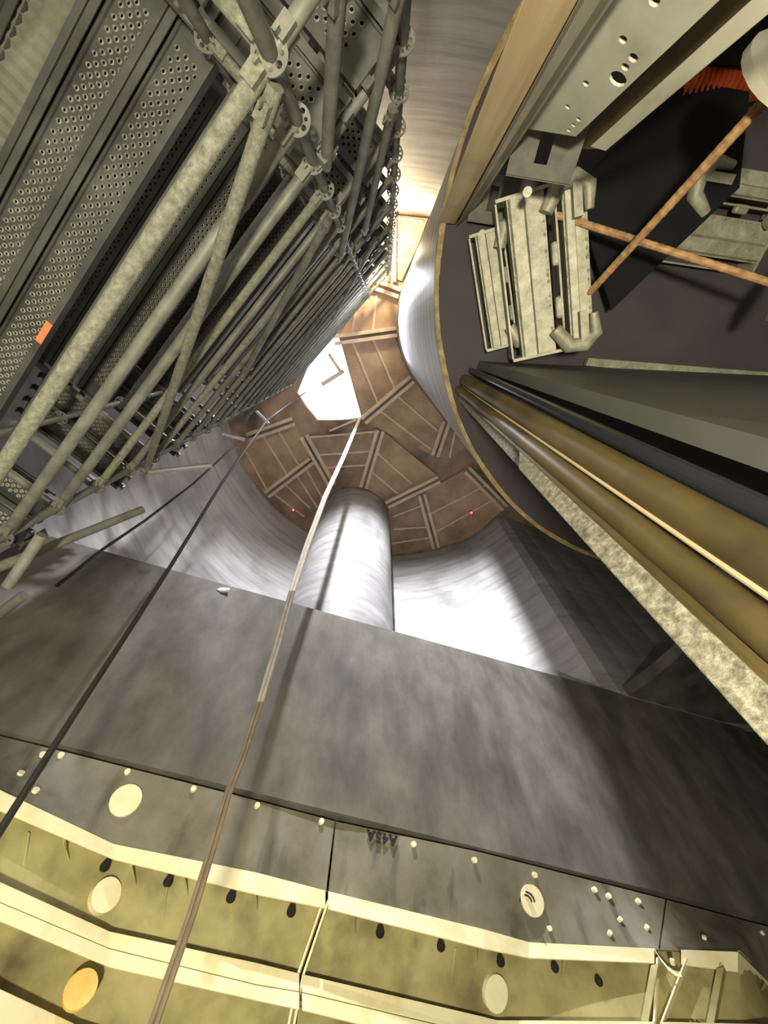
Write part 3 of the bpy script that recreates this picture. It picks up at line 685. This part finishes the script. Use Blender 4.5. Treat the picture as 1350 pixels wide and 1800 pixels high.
# double channel walers under the drum
def waler(lab, tl, bl, wpx, h, k2=1.0):
    a, b = P(*tl, h), P(*bl, h * .995); ax = (b - a); L = ax.length; ax.normalize(); c = (a + b) / 2
    vd = c.normalized(); X = Vector((1, 0, 0)); X = (X - ax * X.dot(ax)); X = (X - vd * X.dot(vd) * .6).normalized(); Zv = ax.cross(X).normalized()
    if Zv.dot(vd) > 0: Zv = -Zv            # Zv points towards the viewer
    s = wpx * c.length / FPX               # width of one channel
    t = thing('steel_waler', lab, 'waler', c, 'short double-channel walers')
    def chan(name, x0, w):
        mb = MB(); o_ = c + X * x0; D = s * .85
        a_ = o_ - ax * L / 2      # folded web towards the viewer
        mb.prism([a_, a_ + X * w * .06 + Zv * .016, a_ + X * w * .42 + Zv * .022, a_ + X * w * .5 - Zv * .004, a_ + X * w * .94 - Zv * .002, a_ + X * w, a_ + X * w - Zv * .014, a_ - Zv * .014], ax * L)
        mb.box(o_, ax * L / 2, X * .006, Zv * -.5 * D + Zv * 0) if False else None
        for e in (0, 1): mb.box(o_ + X * (w * e) - Zv * D * .5, ax * L / 2, X * .006, Zv * D * .5)
        mb.box(o_ - X * w * .34 - Zv * D * .55, ax * L / 2, X * .005, Zv * D * .45)
        for q in range(30):                                                         # mortar crust along the edges
            z_ = random.uniform(-.48, .48) * L; c_ = o_ + X * random.choice((.02, .97)) * w + ax * z_; rr_ = random.uniform(.004, .009)
            mb.tube([c_ - ax * rr_ * 1.4, c_, c_ + ax * rr_ * 1.4], rr_, 6, rads=[rr_ * .4, rr_, rr_ * .4])
        return mb.build(name, M['steel'], t)
    chan('channel', -s * .5, s); chan('channel', s * 1.05, s * .6)
    for e in (-1, 1):
        MB().box(c + ax * e * (L / 2 + .006) - Zv * s * .35 + X * s * .4, X * s * 1.25, ax * .008, Zv * s * .42).build('end_plate', M['steel'], t)
    for z_ in (-.12, .22): MB().box(c + ax * z_ * L + X * s * .78 - Zv * s * .25, ax * L * .075, X * s * .13, Zv * .02, ).build('spacer', M['steel'], t, bevel=.015)
    for e in (-1, 1):     # cast claw hooks at both ends
        o_ = c + ax * e * L * .42 + X * s * 1.25 + Zv * .05
        pts = [o_ - X * s * .75 - ax * e * .05, o_ - X * s * .35 + ax * e * .05, o_ + X * s * .1 + ax * e * .06, o_ + X * s * .45 + ax * e * .01, o_ + X * s * .42 - ax * e * .09]
        mb = MB().tube(pts, .03, 10, rads=[.035, .042, .04, .036, .022]); mb.box(o_ + ax * e * -.02 + X * s * .1, X * s * .12, ax * .09, Zv * .03)
        tag(mb.build('claw_hook', M['steel'], t, smooth=True), 'cast claw hook on the waler end')
    return c
waler('larger double-channel steel waler, right of the two under the drum', (922, 342), (948, 622), 46, 2.55)
waler('smaller double-channel steel waler, left of the two, beside the drum rim', (854, 410), (882, 608), 28, 2.80)
waler('dim steel waler deep under the drum near the right edge', (1345, 430), (1185, 405), 38, 2.88)

def rebar(lab, a, b, r, disc_px, dr):
    t = thing('tie_rod', lab, 'tie rod', a); A, B = Vector(a), Vector(b); L = (B - A).length; nst = int(L / .016)
    MB().tube([lerp(A, B, i / nst) for i in range(nst + 1)], r, 10, rads=[r * (1.0 if i % 2 else .92) for i in range(nst + 1)]).build('bar', M['rust'], t)
    d = (B - A).normalized(); c = B
    MB().tube([c - d * .02, c, c + d * .03, c + d * .035], dr, 20, rads=[dr * .55, dr, dr, dr * .6]).build('anchor_plate', M['beam'], t, smooth=True)
rebar('rusty ribbed tie rod rising steeply to the upper right', P(1008, 546, 2.62), P(1378, 140, 1.72), .0185, None, .155)
rebar('rusty tie rod running flat to the right edge', P(978, 378, 2.55), P(1388, 508, 2.12), .018, None, .14)
# black board and orange hose in the dark corner
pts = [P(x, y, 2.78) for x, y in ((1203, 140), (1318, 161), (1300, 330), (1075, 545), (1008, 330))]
tag(MB().prism(pts, (0, 0, .02)).build('board_and_shade', M['black'], loc=pts[0]), 'black board under the drum, in front of the orange hose', 'board')
pts = [P(x, y, 2.70) for x, y in ((1228, 106), (1262, 113), (1318, 116), (1420, 130), (1420, -60), (1340, -20))]  # added black sheet covers the hose where it fades into shade
tag(MB().prism(pts, (0, 0, .02)).build('board_and_shade', M['black'], loc=pts[0]), 'black sheet standing in for the shade in the upper right corner, above the orange hose', 'board')
a, b = P(1190, 142, 2.84), P(1345, 128, 2.84); K = 60
tag(MB().tube([lerp(a, b, i / K) + Z * (.02 * math.sin(i / K * 3)) for i in range(K + 1)], .1, 16, rads=[.085 + (.02 if i % 4 < 2 else 0) for i in range(K + 1)]).build('ribbed_hose', M['red'], smooth=True), 'glossy orange ribbed hose end behind the black board', 'hose')

# lower right: lift panel, pipe, tube forms, planks
pa, pb = P(838, 648, DH), P(1420, 676, DH); 
mb = MB(); th_ = Vector((.1, -.5, 0)).normalized() * .05
mb.hull8([Vector((pa.x, pa.y, -EYE)), Vector((pb.x, pb.y, -EYE)), Vector((pb.x, pb.y, -EYE)) + th_, Vector((pa.x, pa.y, -EYE)) + th_], [pa, pb, pb + th_, pa + th_])
t = thing('lift_panel', 'dark green-grey upright panel under the drum at the right', 'panel', (pa.x, pa.y, -EYE))
mb.build('sheet', M['panel'], t)
q0, q1 = P(1030, 643, DH - .06), P(1420, 674, DH - .06); tag(MB().hull8([q0, q1, q1 + th_, q0 + th_], [q0 + Z * .04, q1 + Z * .04, q1 + th_ + Z * .04, q0 + th_ + Z * .04]).build('edge_strip', M['steel'], t), 'pale strip along the panel top')
def vtube(name, lab, cat, m_, top, bot, h, rb=1.0, n=20, scale=1.0):
    a0, a1, b0, b1 = member_edges(top, h, bot, rb)
    A_, B_ = (a0 + a1) / 2, (b0 + b1) / 2; ra, rb_ = (a0 - a1).length / 2 * scale, (b0 - b1).length / 2 * scale
    r_ = (ra + rb_) / 2
    o = MB().tube([A_, B_], r_, n, rads=[r_, r_]).build(name, m_, loc=B_, smooth=True); return tag(o, lab, cat)
vtube('black_pipe', 'glossy black upright pipe in front of the dark panel', 'pipe', M['pipe'], ((832, 647), (826, 657)), ((1350, 872), (1350, 930)), 2.97)
vtube('tube_form', 'wide ochre tube form beside the black pipe', 'tube', M['ochre'], ((824, 660), (812, 678)), ((1350, 928), (1350, 1052)), 2.97)
vtube('tube_form', 'narrow ochre tube form beside the weathered planks', 'tube', M['ochre'], ((812, 680), (803, 690)), ((1350, 1060), (1350, 1170)), 2.97, scale=.95)
vtube('thin_rod', 'thin pale rod between the two ochre tube forms', 'rod', M['timber'], ((814, 678), (812, 681)), ((1350, 1036), (1350, 1056)), 2.95, rb=.97, n=8)
e = member_edges(((798, 684), (793, 692)), 2.97, ((1350, 1204), (1350, 1311)), .97)
tag(plank(MB(), (lerp(e[0], e[2], .35), lerp(e[1], e[3], .37), e[2], e[3]), .05).build('long_plank', M['plank'], loc=(e[2] + e[3]) / 2, bevel=.003), 'long weathered plank in the lower right, nearest the viewer', 'plank')
e2 = [outw(v, .06) for v in e]
tag(plank(MB(), (e2[0], e2[1], lerp(e2[0], e2[2], .42), lerp(e2[1], e2[3], .40)), .05).build('short_plank', M['plank'], loc=lerp(e2[0], e2[2], .42), bevel=.003), 'short weathered plank lapped behind the long plank, up at the drum rim', 'plank')
e = member_edges(((806, 686), (800, 689)), 2.96, ((1350, 1168), (1350, 1206)), 1.0)
tag(plank(MB(), e, .05).build('timber_lath', M['ochre'], loc=(e[2] + e[3]) / 2), 'thin brown lath between the ochre tube and the long plank', 'lath')

# ------------------------------------------------------------------ ropes
def rope(name, lab, pts, top_h, r, mt, wob=0, strands=1, hs=None):
    p0 = P(*pts[0], top_h); R0 = hr(p0); c = []
    for i, q in enumerate(pts): c.append(P(*q, hs[i]) if hs else PR(*q, R0))
    mb = MB()
    for s in range(strands):
        o_ = Vector((r * 1.0 * (s * 2 - strands + 1), 0, 0)); mb.tube([v + o_ for v in c], r, 8)
    return tag(mb.build(name, M[mt], loc=c[-1], smooth=True), lab, 'rope')
pts = [(632, 736), (603, 805), (572, 872), (541, 955), (513, 1040), (487, 1135), (457, 1235), (427, 1330), (400, 1397), (370, 1500), (336, 1610), (301, 1710), (270, 1800), (236, 1900)]
R0 = hr(P(*pts[0], 11.95)); c = [PR(*q, R0) for q in pts]
t = thing('hanging_rope', 'long doubled rope hanging from the sky opening down past the dark wall', 'rope', c[-1])
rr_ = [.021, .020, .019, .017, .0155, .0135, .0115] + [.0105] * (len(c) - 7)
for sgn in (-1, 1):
    for nm_, i0, i1, m_ in (('upper_strand', 0, 4, 'sunlit_rope'), ('middle_strand', 4, 6, 'mid_rope'), ('lower_strand', 6, len(c) - 1, 'rope')):  # three tones paint the sunlit top and shaded bottom of one rope
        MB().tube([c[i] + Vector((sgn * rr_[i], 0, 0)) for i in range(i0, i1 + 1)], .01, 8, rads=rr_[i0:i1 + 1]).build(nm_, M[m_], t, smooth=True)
for o in t.children: tag(o, 'pale upper rope' if 'upper' in o.name else 'greyish middle of the rope' if 'middle' in o.name else 'brown lower rope, painted as shaded')
rope('black_rope', 'thin dark rope running from the scaffold top to the lower left edge', [(536, 690), (470, 738), (425, 800), (388, 852), (300, 995), (235, 1096), (150, 1226), (85, 1327), (40, 1398), (0, 1461), (-50, 1540)], 11.0, .016, 'cable')
rope('black_cable', 'black cable sagging beside the scaffold to the dark wall crest', [(425, 772), (340, 850), (255, 915), (180, 966), (100, 1030)], 8.4, .016, 'cable')
